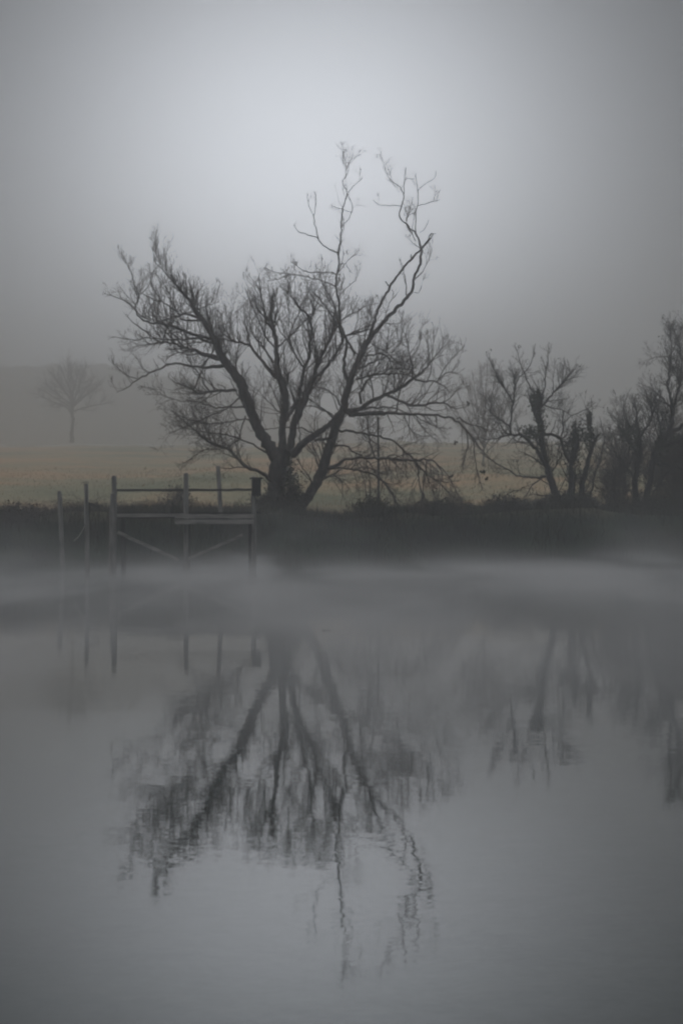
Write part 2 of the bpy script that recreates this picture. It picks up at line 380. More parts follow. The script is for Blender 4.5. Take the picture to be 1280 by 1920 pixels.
# ================================================================ MAIN TREE
M = Tree(83.0, 7)
M.limb([(519, 994, 66), (518, 965, 50), (519, 930, 41), (521, 890, 40), (526, 862, 43), (531, 842, 40)], dep=0, tw=1.6, kind='trunk')
M.limb([(553, 992, 34), (562, 953, 24), (590, 911, 23), (606, 881, 25), (613, 850, 21), (625, 815, 20), (634, 789, 19), (645, 765, 18), (648, 735, 15), (659, 711, 14), (668, 682, 14), (677, 663, 13), (685, 643, 12), (696, 630, 11)], dep=-1.0, tw=1.0, kind='trunk')
# left leaning limb
M.limb([(524, 866, 34), (497, 826, 26), (475, 785, 22), (462, 747, 24), (449, 710, 22), (428, 687, 20), (411, 661, 18), (404, 639, 15), (387, 610, 11), (374, 595, 12), (361, 574, 9), (350, 556, 6.5), (335, 541, 4.5), (322, 526, 3.3), (311, 510, 2.6), (292, 494, 1.8), (286, 466, 1)], dep=-1.2, tw=2.4, up=.8)
M.limb([(374, 595, 6), (350, 589, 4.5), (327, 594, 4)], tw=1.2, up=.9)
M.limb([(376, 600, 5), (356, 602, 4), (337, 598, 3)], tw=1, up=.9)
M.limb([(404, 639, 9), (380, 631, 7), (350, 625, 6.5), (341, 617), (327, 612, 6), (305, 608, 5), (284, 605), (266, 599, 4), (254, 586, 3), (254, 572), (264, 552, 2.5), (252, 539), (248, 511, 2), (231, 484, 1)], tw=1.5, up=.6)
M.limb([(254, 580, 3), (237, 565, 2.5), (217, 557, 2), (200, 552, 1)], up=.4)
M.limb([(264, 552, 2.4), (282, 535, 1.8), (281, 526), (292, 501, 1)], up=.5)
M.limb([(340, 592, 4), (305, 567, 2.6), (286, 561), (269, 552, 2)], up=.7)
M.limb([(326, 584, 2.6), (318, 550, 2), (305, 527), (292, 514, 1)], up=.5)
M.limb([(305, 567, 2), (284, 537, 1.5), (281, 526, 1)], up=.5)
M.limb([(414, 672, 13), (387, 667, 10), (365, 656, 7), (342, 650, 5.5), (320, 643, 5), (297, 641, 4), (279, 648, 3), (266, 646, 2), (250, 652, 1)], tw=1.3, up=.3)
M.limb([(297, 641, 3.4), (284, 629, 3), (262, 614, 3), (247, 604, 2), (237, 589, 1)], up=.5)
M.limb([(290, 636, 2.5), (279, 632, 2.5), (258, 639, 2.5), (236, 635, 2), (211, 631, 1)], up=.2)
M.limb([(404, 645, 6), (369, 633, 5), (342, 637, 4), (305, 637, 3), (280, 630, 1.5)], tw=1.4, up=.5)
M.limb([(419, 686, 9), (387, 689, 6.5), (369, 688, 5), (344, 684, 5), (327, 680, 5), (305, 689, 4.5), (294, 692, 4), (271, 704, 4), (256, 711, 3), (241, 727, 2.3), (219, 736, 1)], tw=.45, up=.9)
M.limb([(258, 710, 2.2), (243, 706, 2), (220, 691, 1.5), (211, 676, 1)], tw=.6, up=.5)
M.limb([(443, 732, 7), (417, 731, 6), (399, 734, 5), (374, 740, 5), (361, 731, 4), (335, 719, 3.5)], tw=1.6, up=.3)
M.limb([(462, 765, 5), (430, 762, 3.5), (406, 764, 3), (387, 761), (374, 753), (346, 753, 2), (322, 749), (286, 729, 1)], up=.1, tw=1.4)
M.limb([(478, 793, 5), (462, 783, 3), (428, 792, 3), (380, 795, 2.5), (345, 784), (322, 770, 1.3)], up=.1, tw=1.6)
M.limb([(512, 905, 9), (492, 887, 8), (461, 875, 7), (424, 840, 5), (392, 828, 4), (361, 803, 3), (320, 769, 1.3)], up=.25, tw=1.3)
M.limb([(460, 780, 4), (452, 800, 3), (449, 825, 3), (424, 840, 3), (383, 842, 2), (342, 872, 1)], up=0, tw=1.3)
M.limb([(505, 850, 5), (470, 832, 3.5), (430, 815, 3), (380, 810, 2), (335, 800, 1)], up=.15, tw=1.6)
M.limb([(450, 745, 4), (420, 770, 3), (390, 780, 2.5), (350, 800, 2), (318, 812, 1)], up=.05, tw=1.6)
# centre stem
M.limb([(530, 862, 26), (529, 822, 17), (529, 789, 16), (535, 766, 17), (535, 736, 19), (527, 714, 17), (518, 695, 15), (518, 669, 11), (518, 639, 9.5), (512, 616, 9), (507, 591, 6.5), (507, 572, 5), (511, 558, 2.5)], dep=.6, tw=1.7, up=.7)
M.limb([(514, 606, 5.5), (520, 580, 4.5)], tw=2.5, up=.9)
M.limb([(508, 612, 5), (496, 591, 4), (492, 569, 3.2), (488, 544, 3), (485, 520, 2)], tw=1.6, up=.6)
M.limb([(500, 600, 3.5), (482, 580, 2.6), (477, 557, 1.2)], tw=1.4, up=.7)
M.limb([(518, 708, 9), (494, 682, 7), (471, 650, 6), (455, 643), (439, 639, 4), (421, 629, 3), (411, 620, 2.5), (409, 602, 1.5)], tw=1.7, up=1.0)
M.limb([(471, 650, 4), (464, 624, 3.2), (462, 613, 4)], tw=1.8, up=.8)
M.limb([(512, 680, 5.5), (494, 650, 4), (475, 631, 2.6), (466, 600, 1.6)], tw=1.6, up=.8)
M.limb([(494, 650, 3), (497, 620, 2.6), (496, 595, 1.6)], tw=1.6, up=.7)
M.limb([(537, 722, 7), (541, 705, 5), (541, 698, 3)], tw=1.5, up=.8)
# right-of-centre stems
M.limb([(540, 852, 22), (546, 826, 17), (550, 800, 17), (561, 770, 19), (569, 751, 16), (580, 725, 13), (588, 708, 12), (593, 687, 8.5), (606, 661, 8), (621, 631, 6.5), (625, 614, 6), (632, 599, 6), (628, 580, 5), (621, 561, 4), (608, 541, 2), (599, 514, 1)], dep=1.5, tw=1.6, up=.7)
M.limb([(533, 792, 9), (548, 767, 9), (563, 745, 9)], dep=.5, tw=.6)
M.limb([(588, 708, 9), (602, 700, 8), (621, 676, 7), (636, 652, 6.5), (644, 636, 6), (636, 608, 5), (638, 591, 3), (650, 560, 1.5)], tw=1.5, up=.6)
M.limb([(561, 742, 9), (565, 717, 7.5), (571, 691, 7), (580, 663, 6.5), (581, 631, 6), (584, 599, 5), (574, 588, 4.5), (563, 578, 4), (550, 563, 3), (542, 546, 2.2), (539, 535), (542, 516, 1)], tw=1.6, up=.7)
M.limb([(584, 599, 3), (587, 569, 2.6), (575, 556, 2.2), (562, 578, 2)], dep=0, tw=1.6, up=.8)
M.limb([(575, 556, 2), (580, 538, 1.6), (590, 518, 1)], tw=1.5)
M.limb([(571, 691, 4.5), (550, 661, 4), (539, 637, 3.2), (548, 614, 2), (562, 580, 1.3)], tw=1.7, up=.7)
M.limb([(539, 637, 2.6), (527, 626, 2), (515, 600, 1)], tw=1.5, up=.6)
M.limb([(541, 610, 2), (541, 580, 2), (540, 546, 1.6), (545, 520, 1)], dep=.4, tw=1.6, up=.6)
M.limb([(548, 852, 20), (569, 830, 16), (587, 817, 14), (610, 802, 13), (625, 789, 12), (638, 774, 10), (646, 764, 9)], dep=-1.2, tw=.5)
M.limb([(590, 826, 7), (606, 824, 6), (622, 820, 5)], dep=-.5, tw=.5, up=0)
# stem that rises to the left-hand spire
M.limb([(653, 715, 9), (644, 696, 7.5), (645, 669, 7), (652, 647, 5.5), (647, 630, 6), (637, 610, 5.5), (636, 596, 5), (635, 561, 5), (628, 539, 4.6), (633, 511, 4.2), (636, 496, 4), (633, 474, 4), (638, 455, 3.2), (639, 427, 2.8), (641, 396, 2.6), (650, 371, 2.2), (652, 361, 2), (639, 342, 1.6), (653, 324, 1.3), (653, 308, 1)], dep=-.6, tw=.42, up=.5)
M.limb([(666, 664, 6), (655, 644, 5), (647, 630, 5)], dep=0, tw=1)
M.limb([(652, 361, 1.8), (664, 349, 1.5), (680, 332, 1)], tw=.9)
M.limb([(639, 427, 1.8), (652, 414, 1.8), (660, 396, 1.6), (660, 380, 1.5), (651, 364, 1.2)], tw=.8)
M.limb([(660, 398, 1.4), (640, 392, 1.2), (622, 386, .9)], tw=.7)
M.limb([(633, 474, 3.2), (621, 469, 3), (613, 462), (605, 460, 2.6), (596, 446, 2.3), (574, 439, 2), (555, 433, 1.5), (550, 421, 1)], tw=.35, up=.7)
M.limb([(597, 447, 2.2), (588, 417, 2), (589, 399, 1.6), (594, 374, 1.2), (588, 358, 1)], tw=.6)
M.limb([(588, 405, 1.5), (577, 383, 1.2), (577, 361, 1)], tw=.5)
M.limb([(630, 515, 2.8), (621, 511, 2.2), (587, 511, 2.2), (567, 507, 1.8), (556, 496, 1.5), (544, 491, 1)], tw=.8, up=.5)
M.limb([(628, 537, 3), (604, 525, 2.4), (580, 522, 2.2), (556, 514, 2.2), (529, 519, 1.8), (512, 527, 1.5), (501, 526, 1)], tw=.9, up=.5)
M.limb([(545, 514, 1.6), (531, 512, 1.5), (512, 510, 1.3), (494, 502, 1)], tw=.7)
M.limb([(634, 498, 2), (648, 492, 1.8), (652, 503, 1.2), (660, 512, .8)], tw=.8)
M.limb([(647, 630, 4.2), (670, 624, 4), (692, 617, 3)], tw=.9, up=.7)
M.limb([(636, 606, 3.5), (655, 588, 3), (672, 584, 2.5), (683, 573, 1.5), (705, 570, .9)], tw=1.8, up=.8)
# the two bare leaders at upper right
M.limb([(694, 628, 8), (701, 604, 6.5), (704, 586, 6), (721, 555, 5.5), (730, 539, 5.5), (758, 499, 5), (771, 486, 4.8), (789, 467, 4.6), (802, 450, 3.8), (809, 437, 3)], dep=-.8, tw=.10, up=.5)
M.limb([(796, 460, 3), (804, 452, 2.6), (812, 438, 2.2)], dep=0, tw=0)
M.limb([(808, 438, 1.6), (818, 438, 1)], tw=0)
M.limb([(730, 539, 3), (722, 527, 2.2)], tw=0)
M.limb([(771, 486, 3.2), (770, 477, 2.4)], tw=0)
M.limb([(696, 632, 11), (716, 606, 8.5), (740, 580, 8), (762, 560, 7.5), (774, 546, 7), (774, 527, 5.5), (788, 492, 6), (789, 467, 5.2), (782, 442, 4.2), (778, 435, 4), (761, 421, 3.6), (746, 405, 3.2), (752, 386, 2.6), (757, 364, 2.2), (749, 349, 1.8), (730, 339, 1.5), (721, 314, 1)], dep=.9, tw=.28, up=.5)
M.limb([(752, 386, 1.8), (732, 385, 1.6), (714, 385, 1.4), (709, 388), (699, 374, 1)], tw=.6)
M.limb([(757, 364, 1.7), (757, 336, 1.5), (760, 314, 1)], tw=1.3)
M.limb([(757, 338, 1.3), (765, 334, 1.2), (776, 336, .9)], tw=.6)
M.limb([(779, 435, 2.4), (778, 396, 2.2), (783, 386, 2), (783, 358, 1.5), (778, 327, 1)], tw=.5)
M.limb([(783, 386, 1.6), (805, 380, 1.5), (825, 374, 1)], tw=.5, up=.6)
M.limb([(783, 358, 1.4), (799, 342, 1.3), (814, 336, 1.1), (817, 321, .9)], tw=.5)
M.limb([(786, 436, 1.4), (800, 426, 1.3), (803, 412, .9)], tw=.6)
M.limb([(789, 467, 2), (780, 460, 1.8), (771, 454, 1.2)], tw=1)
M.limb([(776, 548, 2), (785, 550, 1.4), (790, 536, .9)], tw=1)
M.limb([(708, 616, 2.4), (722, 596, 2), (728, 570, 1.4), (744, 550, .9)], tw=1.2)
M.limb([(718, 606, 2), (735, 608, 1.6), (752, 606, .9)], tw=.8)
# right-hand limbs
M.limb([(679, 667, 4), (705, 665, 3.4), (725, 662, 3.2), (731, 678, 2.6), (736, 693, 2), (744, 722, 1.2)], tw=1.2, up=.5)
M.limb([(725, 662, 2.6), (710, 653, 2), (696, 643, 1.5)], dep=0, tw=1)
M.limb([(725, 662, 2.4), (727, 640, 2), (729, 618, 1)], tw=.8)
M.limb([(733, 662, 2.2), (751, 643, 2), (754, 612, 1.3), (762, 600, .8)], tw=.9)
M.limb([(728, 664, 2.2), (744, 680, 2.2), (762, 680, 2.2), (782, 656, 1.6), (790, 628, 1)], tw=1.2, up=.6)
M.limb([(672, 691, 4.5), (688, 684, 4), (707, 676, 3), (727, 667, 2)], tw=1.3, up=.6)
M.limb([(666, 711, 5), (692, 705, 4.2), (716, 701, 3.6), (742, 701, 3), (768, 703, 2.2), (777, 710, 2)], tw=1.5, up=.6)
M.limb([(716, 701, 3), (731, 691, 2.6), (768, 690, 2.2), (775, 706, 2)], tw=1.3, up=.7)
M.limb([(676, 757, 6), (676, 728, 4.5), (692, 713, 3.5), (705, 691, 2.4), (718, 669, 1.5)], tw=1.8, up=.6)
M.limb([(650, 772, 15), (675, 767, 10), (698, 750, 8.5), (722, 742, 8.5), (744, 731, 8), (766, 717, 7), (782, 704, 5.5), (797, 693, 4.2), (808, 678, 3), (817, 667, 2.2), (834, 641, 1)], dep=-2.2, tw=1.2, up=.6)
M.limb([(777, 712, 5), (797, 716, 4.2), (817, 716, 3.2), (832, 722, 2.2), (841, 735, 1.2)], tw=1.0, up=.4)
M.limb([(817, 716, 3), (830, 702, 2.8), (843, 697, 2.2), (858, 702, 1)], tw=1.2, up=.5)
M.limb([(821, 711, 2.3), (841, 678, 1.9), (871, 647, .9)], tw=1.0, up=.5)
M.limb([(800, 714, 2.6), (810, 691, 2.3), (803, 678, 2), (800, 634, 1)], tw=1.0, up=.6)
M.limb([(809, 684, 1.8), (811, 655, 1.4), (812, 625, .9)], tw=1.0, up=.6)
M.limb([(727, 743, 6), (744, 750, 5.5), (766, 759, 6), (786, 762, 6), (806, 757, 5), (823, 754, 4), (838, 758, 3.2), (845, 766, 2.6), (860, 766, 1.8), (877, 761, 1.2)], dep=-1.5, tw=1.0, up=.15)
M.limb([(830, 755, 2), (852, 739, 1.6), (869, 713, .9)], tw=1.0)
M.limb([(655, 777, 12), (665, 777, 9.5), (700, 775, 8), (740, 775, 6.2), (780, 777, 5.4), (815, 778, 5), (845, 783, 4.6), (860, 790, 4.2), (872, 805, 3.8), (885, 820, 3.4), (900, 842, 2.6), (925, 866, 1.4)], dep=-2.8, tw=.7, up=-.25)
M.limb([(678, 768, 5), (710, 762, 4.2), (740, 766, 3.2), (762, 774, 1.8), (790, 776, 1)], tw=1.2, up=.1)
M.limb([(855, 786, 3.4), (865, 782, 3), (870, 795, 3), (882, 797, 2.4), (900, 797, 2), (918, 810, 1)], tw=1.2, up=.1)
M.limb([(871, 803, 3), (877, 827, 2.4), (875, 847, 1.8), (867, 872, 1)], tw=.9, up=-.6)
M.limb([(886, 820, 2.8), (890, 860, 2.2), (895, 890, 1.6), (905, 920, .9)], tw=1.0, up=-.6)
M.limb([(757, 777, 2.4), (760, 790, 2.1), (770, 810, 1.9), (792, 819, 1.5), (815, 815, 1)], tw=.9, up=-.2)
M.limb([(780, 779, 2.4), (790, 800, 2), (807, 817, 1.6), (822, 830, 1)], tw=.9, up=-.3)
M.limb([(776, 779, 2.2), (797, 792, 1.8), (817, 800, 1.5), (840, 805, .9)], tw=.9, up=-.1)
M.limb([(634, 806, 6), (660, 809, 5), (685, 814, 5), (712, 819, 4.6), (737, 826, 4.2), (760, 847, 4), (780, 865, 3.5), (795, 885, 3), (817, 900, 2.4), (835, 905, 2), (860, 902, 1.2)], dep=-1.8, tw=1.2, up=-.1)
M.limb([(624, 834, 5), (645, 836, 4), (665, 850, 3.5), (682, 856, 3.2), (695, 872, 3), (707, 892, 3), (730, 915, 2.6), (747, 950, 2), (762, 977, 1.3)], dep=-1.2, tw=1.1, up=-.2)
M.limb([(610, 882, 12), (630, 874, 8), (650, 860, 6.5), (675, 857, 6), (705, 859, 6), (740, 861, 6), (775, 864, 6), (800, 861, 4.2), (815, 866, 3.2), (827, 880, 2.6), (828, 900, 2), (820, 930, 1.2)], dep=-2.6, tw=1.0, up=-.35)
M.limb([(775, 864, 4), (785, 880, 3.2), (785, 905, 2.8), (792, 930, 2.2), (790, 957, 1.2)], tw=1.0, up=-.7)
M.limb([(800, 861, 3.4), (797, 890, 3.2), (792, 920, 2.8), (789, 955, 1.8)], tw=1.0, up=-.7)
M.limb([(780, 867, 3.4), (800, 890, 3), (810, 915, 2.4), (812, 930), (825, 960, 1.2)], tw=1.3, up=-.7)
M.limb([(812, 864, 2.6), (832, 882, 2.2), (845, 900, 1.8), (857, 927, 1.4), (872, 952, .9)], tw=1.4, up=-.6)
M.limb([(803, 893, 3), (825, 905, 2.2), (840, 925, 1.8), (855, 935, 1)], tw=1.5, up=-.5)
M.limb([(620, 879, 5), (637, 877, 4.2), (675, 882, 4), (707, 892, 4), (720, 905, 3.4), (740, 937, 2.8), (762, 975, 1.3)], dep=-1.6, tw=1.0, up=-.2)
M.limb([(684, 857, 2.4), (692, 895, 2), (694, 947, 1)], tw=.8, up=-.5)
M.limb([(603, 898, 4.5), (615, 892, 3.4), (630, 892, 2.8), (642, 902, 2.2), (642, 935, 1)], tw=1.1, up=-.4)
M.limb([(625, 891, 2.4), (637, 882, 1.6), (648, 874, 1)], tw=1.0, up=.2)
M.limb([(640, 790, 4), (610, 770, 3), (585, 760, 2.2), (560, 762, 1.2)], tw=1.5, up=.2)
M.limb([(645, 770, 4), (625, 740, 3), (605, 726, 2), (590, 735, 1.2)], tw=1.5, up=.3)
# slender crossing boughs that fill the crown's gaps
rg = np.random.default_rng(5)
src = [l for l in M.limbs if l['px'][0][0] < 720 and l['R'].max() > .05]
for i in range(46):
    l = src[rg.integers(len(src))]; j = rg.integers(len(l['px']) // 5, len(l['px']) - 2); x0, y0 = l['px'][j][:2]
    if y0 > 860 or y0 < 540: continue
    a = math.radians(90 + rg.uniform(-62, 62)); L_ = rg.uniform(60, 135); q = [(x0, y0, 4.2)]
    for k_ in range(5):
        a += rg.normal() * .16; x0 += math.cos(a) * L_ / 5; y0 -= math.sin(a) * L_ / 5; q.append((x0, y0, 3.4 - k_ * .55))
    if y0 < 505 or x0 < 250 or x0 > 760: continue
    M.limb(q, dep=rg.uniform(-1.8, 1.8), tw=1.2, up=.5)
M.finish('bare_tree', 'largest bare tree, two-stemmed, its broken leaders the highest branches in view', None, (BARK, TWIG), P(530, 985, 83),
         [(5.8, (.4, 1.5), .85, .35, .18), (5.6, .6, .8, .22, .18), (7.0, .55, .8, .12, .16)], leafs=40)
M.shag('ivy', [(545, 915, 16, 50, 83), (538, 880, 12, 30, 83), (552, 950, 18, 30, 82.6), (505, 950, 10, 40, 83)], 420, IVY)
for c_ in [(853, 831, 3, 3, 80.5), (877, 757, 3, 5, 79), (905, 885, 4, 4, 78), (912, 897, 3, 3, 78), (845, 893, 3, 3, 80)]: M.shag('dead_leaf_clump', [c_], 16, LEAF, (.03, .06))

# ================================================================ RIGHT-HAND TREES
A = Tree(88.0, 11)
A.limb([(1066, 985, 34), (1058, 960, 24), (1039, 921, 17), (1028, 884, 14), (1019, 856, 13), (1015, 824, 13), (1013, 799, 11), (1009, 771, 8.5), (1009, 752, 7), (1011, 736, 6)], dep=.4, tw=1.6, kind='trunk', up=.6)
A.limb([(1074, 985, 24), (1070, 921, 14), (1069, 874, 10.5), (1077, 852, 10), (1082, 824, 9), (1076, 804, 6)], dep=.9, tw=1.4, kind='trunk', up=.6)
A.limb([(1084, 985, 20), (1090, 912, 12), (1099, 878, 10), (1105, 846, 9), (1112, 830, 8), (1123, 814, 4.5)], dep=-.7, tw=1.4, kind='trunk', up=.6)
A.limb([(1013, 800, 7), (1002, 779, 6), (996, 760, 5), (992, 742, 5)], tw=1.5, up=.7)
A.limb([(1010, 768, 6), (1022, 756, 5), (1037, 736, 4.2), (1056, 717, 3.4), (1067, 700, 3), (1075, 696, 2.4), (1082, 683, 1)], tw=1.2, up=.5)
A.limb([(1010, 745, 4), (1021, 728, 3), (1024, 696, 2.4), (1028, 651, 1)], tw=.9, up=.5)
A.limb([(1002, 742, 3.6), (985, 709, 2.8), (974, 681, 1.9), (966, 651, .9)], tw=.8, up=.4)
A.limb([(962, 732, 2.4), (970, 711, 2.2), (987, 694, 1.9), (998, 674, 1.5), (1003, 644, .9)], dep=.4, tw=.7)
A.limb([(1023, 872, 9), (1000, 835, 8), (985, 820, 7), (970, 814, 6), (957, 814, 4.5), (936, 820, 3), (914, 825, 2), (895, 818, 1)], dep=-1.5, tw=1.4, up=.2)
A.limb([(957, 814, 4.5), (955, 796, 4.2), (959, 775, 4), (962, 752, 3.5), (964, 702, 3)], dep=.3, tw=1.8, up=.7)
A.limb([(961, 756, 4), (949, 734, 3.8), (934, 711, 3.2), (925, 692, 2.2), (916, 670, 1)], tw=1.6, up=.5)
A.limb([(956, 805, 3.4), (942, 790, 3), (921, 775, 2), (908, 762, 1)], tw=1.6, up=.3)
A.limb([(1018, 814, 7), (1039, 815, 6), (1052, 822, 6), (1054, 842, 6), (1067, 868, 7)], dep=.4, tw=1.4, up=.6)
A.limb([(1051, 818, 4), (1056, 790, 3.2), (1054, 771, 2)], tw=1.6, up=.5)
A.limb([(1025, 893, 5), (1004, 896, 4), (996, 895), (970, 893, 3.2), (942, 876, 3), (925, 865, 2.2), (899, 848, 1.2)], dep=-1.6, tw=1.0, up=.15)
A.limb([(1022, 894, 4), (1004, 902, 3), (992, 918), (985, 932, 1.6)], tw=.8, up=-.3)
A.limb([(1020, 872, 4), (1002, 861, 3.2), (985, 850, 2), (970, 846, 1)], tw=1.6, up=.1)
A.limb([(1020, 760, 3), (1041, 767, 2.8), (1054, 767, 2), (1070, 780, 1)], tw=1.2, up=.3)
A.limb([(1022, 752, 2.5), (1037, 751, 2), (1054, 749, 1.4)], tw=1.2, up=.3)
A.limb([(1056, 792, 2.4), (1075, 777, 2), (1101, 767, 1.6), (1116, 754, .9)], tw=.9, up=.3)
A.limb([(1110, 818, 4), (1106, 800, 3.4), (1103, 782, 2.4)], tw=1.2, up=.5)
A.limb([(1100, 945, 6), (1112, 907, 5), (1114, 893), (1127, 853, 3.2), (1133, 818, 1.8)], tw=1.8, up=.5)
A.limb([(1030, 890, 4), (1045, 870, 3), (1052, 850, 2)], tw=1.8, up=.4)
A.limb([(1050, 945, 4), (1030, 930, 3), (1005, 926, 2), (985, 928, 1)], tw=.8, up=.1)
A.finish('bare_tree', 'dark shaggy bare tree of several short broken-topped stems, right of the large leaning tree', 'dark bare trees on the right-hand bank', (BARK2, TWIG2), P(1072, 978, 88),
         [(7.5, (.4, 1.15), .9, .3, .2), (7.0, .6, .85, .2, .2), (7.5, .55, .8, .12, .16)], leafs=260)
A.shag('clinging_ivy', [(1012, 800, 11, 45, 88.2), (1006, 750, 13, 20, 88.2), (1083, 815, 20, 22, 88.9), (1105, 820, 10, 26, 87.5), (1074, 850, 12, 35, 88.8), (995, 812, 20, 14, 87.8), (1104, 787, 4, 14, 87.4)], 420, IVY, (.03, .065))

B = Tree(90.0, 23)
B.limb([(1190, 985, 30), (1192, 936, 15), (1189, 907, 13), (1195, 867, 11), (1197, 827, 9), (1195, 798, 6), (1193, 774, 3.5), (1188, 752, 2)], dep=.3, tw=2.0, kind='trunk', up=.6)
B.limb([(1205, 985, 26), (1212, 930, 15), (1218, 897, 13), (1226, 857, 15), (1236, 827, 14), (1254, 808, 12), (1260, 778, 8), (1256, 748, 5.5), (1250, 719, 4.4), (1256, 679, 3.2), (1258, 650, 2), (1256, 618, 1)], dep=-.5, tw=2.0, kind='trunk', up=.5)
B.limb([(1254, 812, 10), (1275, 800, 9), (1300, 780, 7), (1310, 730, 5), (1300, 680, 3.5), (1290, 640, 2.5), (1284, 612, 1.2)], tw=2.2, up=.5)
B.limb([(1262, 770, 6), (1272, 720, 4.5), (1278, 680, 3.2), (1275, 650, 2.4), (1266, 628, 1.5), (1257, 608, .9)], tw=2.2, up=.5)
B.limb([(1238, 820, 6), (1236, 790, 4.5), (1228, 770, 3), (1212, 745, 1.2)], tw=1.8, up=.5)
B.limb([(1258, 765, 5), (1238, 744, 3.4), (1218, 727, 1.4)], tw=1.6, up=.5)
B.limb([(1256, 672, 2.4), (1238, 669, 1.8), (1226, 669, 1.2), (1214, 676, .8)], tw=1, up=.2)
B.limb([(1190, 845, 5), (1180, 868, 3.6), (1171, 885, 3.4), (1149, 891, 3), (1131, 899, 2.4), (1137, 915, 2), (1155, 934, 1.2)], tw=.9, up=.1)
B.limb([(1193, 850, 5), (1175, 825, 4), (1160, 800, 3), (1148, 778, 1.5)], tw=2.2, up=.4)
B.limb([(1196, 820, 4.5), (1178, 798, 3.4), (1165, 770, 2), (1172, 750, 1)], tw=2, up=.4)
B.limb([(1190, 900, 5), (1170, 870, 4), (1150, 845, 3), (1140, 815, 1.6)], tw=2.2, up=.4)
B.limb([(1198, 820, 5), (1212, 800, 4), (1222, 775, 3), (1232, 750, 1.4)], tw=2, up=.5)
B.limb([(1228, 868, 7), (1245, 872, 5.5), (1262, 874, 5), (1285, 884, 4)], tw=1.6, up=.3)
B.limb([(1236, 835, 8), (1262, 830, 6), (1290, 835, 5), (1320, 830, 3)], tw=2.6, up=.3)
B.limb([(1240, 878, 4), (1240, 900, 3), (1232, 930, 2)], tw=1, up=-.2)
B.limb([(1215, 940, 6), (1240, 900, 5), (1270, 860, 4), (1300, 820, 3)], tw=2.4, up=.3)
B.limb([(1290, 800, 6), (1330, 760, 4), (1340, 700, 2)], tw=1.6, up=.4)
B.finish('bare_tree', 'dark dense bare tree at the far right edge, twigs reaching highest of the right-hand pair', 'dark bare trees on the right-hand bank', (BARK2, TWIG2), P(1198, 978, 90),
         [(8.0, (.4, 1.15), .95, .3, .2), (8.0, .6, .85, .2, .2), (7.0, .55, .8, .12, .16)], leafs=1100)
B.shag('clinging_ivy', [(1195, 840, 14, 50, 90.2), (1262, 830, 26, 24, 90.4), (1238, 840, 12, 40, 89.6), (1180, 820, 24, 24, 90.2)], 380, IVY, (.03, .06))

# ---------------------------------------------------------------- free-standing trees farther back, grown by rule
def far_tree(name, label, px, basey, topy, width, d, seed, fork=.25, mats=(BARK, TWIG), dens=1.0, group=None, rk=1.0, nl=9):
    rng = np.random.default_rng(seed); sc = d / F
    T = Tree(d, seed); H = basey - topy
    fy = basey - H * fork
    T.limb([(px, basey + 4, H * .05 * rk), (px + 1, (basey + fy) / 2, H * .036 * rk), (px, fy, H * .034 * rk), (px + H * .02, fy - H * .3, H * .02 * rk), (px - H * .02, topy + H * .08, 1.2)], dep=0, tw=.8, kind='trunk', up=.5)
    for i in range(nl):
        a = (i + .5) / nl * 2 - 1; a += rng.uniform(-.08, .08); st = fy - H * .30 * (1 - abs(a)) * rng.uniform(.2, 1)
        ex = px + a * width * .5; ey = topy + H * (.06 + .46 * abs(a) ** 1.6) + rng.uniform(-.05, .05) * H
        mxp = px + a * width * .27; my = (st * .55 + ey * .45) - H * .02
        T.limb([(px, st, H * .02 * rk), (mxp, my, H * .012 * rk), (ex, ey, 1.0)], dep=rng.uniform(-.4, .4) * width * sc, tw=1, up=.3)
    s1 = H * sc / 7.0
    T.finish(name, label, group, mats, P(px, basey, d), [(2.2 * dens / s1, (.5 * s1, 1.7 * s1), .8, .3, .15), (3.0 * dens / s1, .55, .75, .2, .15), (3.0 * dens / s1, .5, .8, .1, .15)])
    return T
far_tree('bare_tree', 'faint round-crowned bare tree alone on the meadow, fading into the fog', 135, 826, 664, 160, 345, 14, fork=.34, dens=2.6, nl=15, mats=(BARK2, TWIG2))
def gyp(px, py):                                     # distance at which the ground shows at this pixel
    for d in np.arange(84, 360, .5):
        q = P(px, py, d)
        if gz(q[0], q[1]) >= q[2]: return d
    return 360
def put_tree(px, topy, width, d, **k):
    x_ = (px - 640) * d / F; z_ = float(gz(x_, d)); by = YH - (z_ - CH) * F / d
    return far_tree(px=px, basey=by, topy=topy, width=width, d=d, **k)
put_tree(905, 672, 150, 170, name='bare_tree', label='hazy bare tree in the meadow behind the gap right of the large leaning tree', seed=5, fork=.08, dens=2.2, nl=12, rk=.6)
put_tree(1170, 790, 120, 120, name='bare_tree', label='low hazy bare tree behind the gap between the two dark right-hand trees', seed=6, fork=.06, dens=2.6, nl=12, rk=.6)
put_tree(1262, 760, 150, 112, name='bare_tree', label='hazy bushy bare tree behind the far right tree, cut by the picture edge', seed=8, fork=.06, dens=2.6, nl=12, rk=.6)

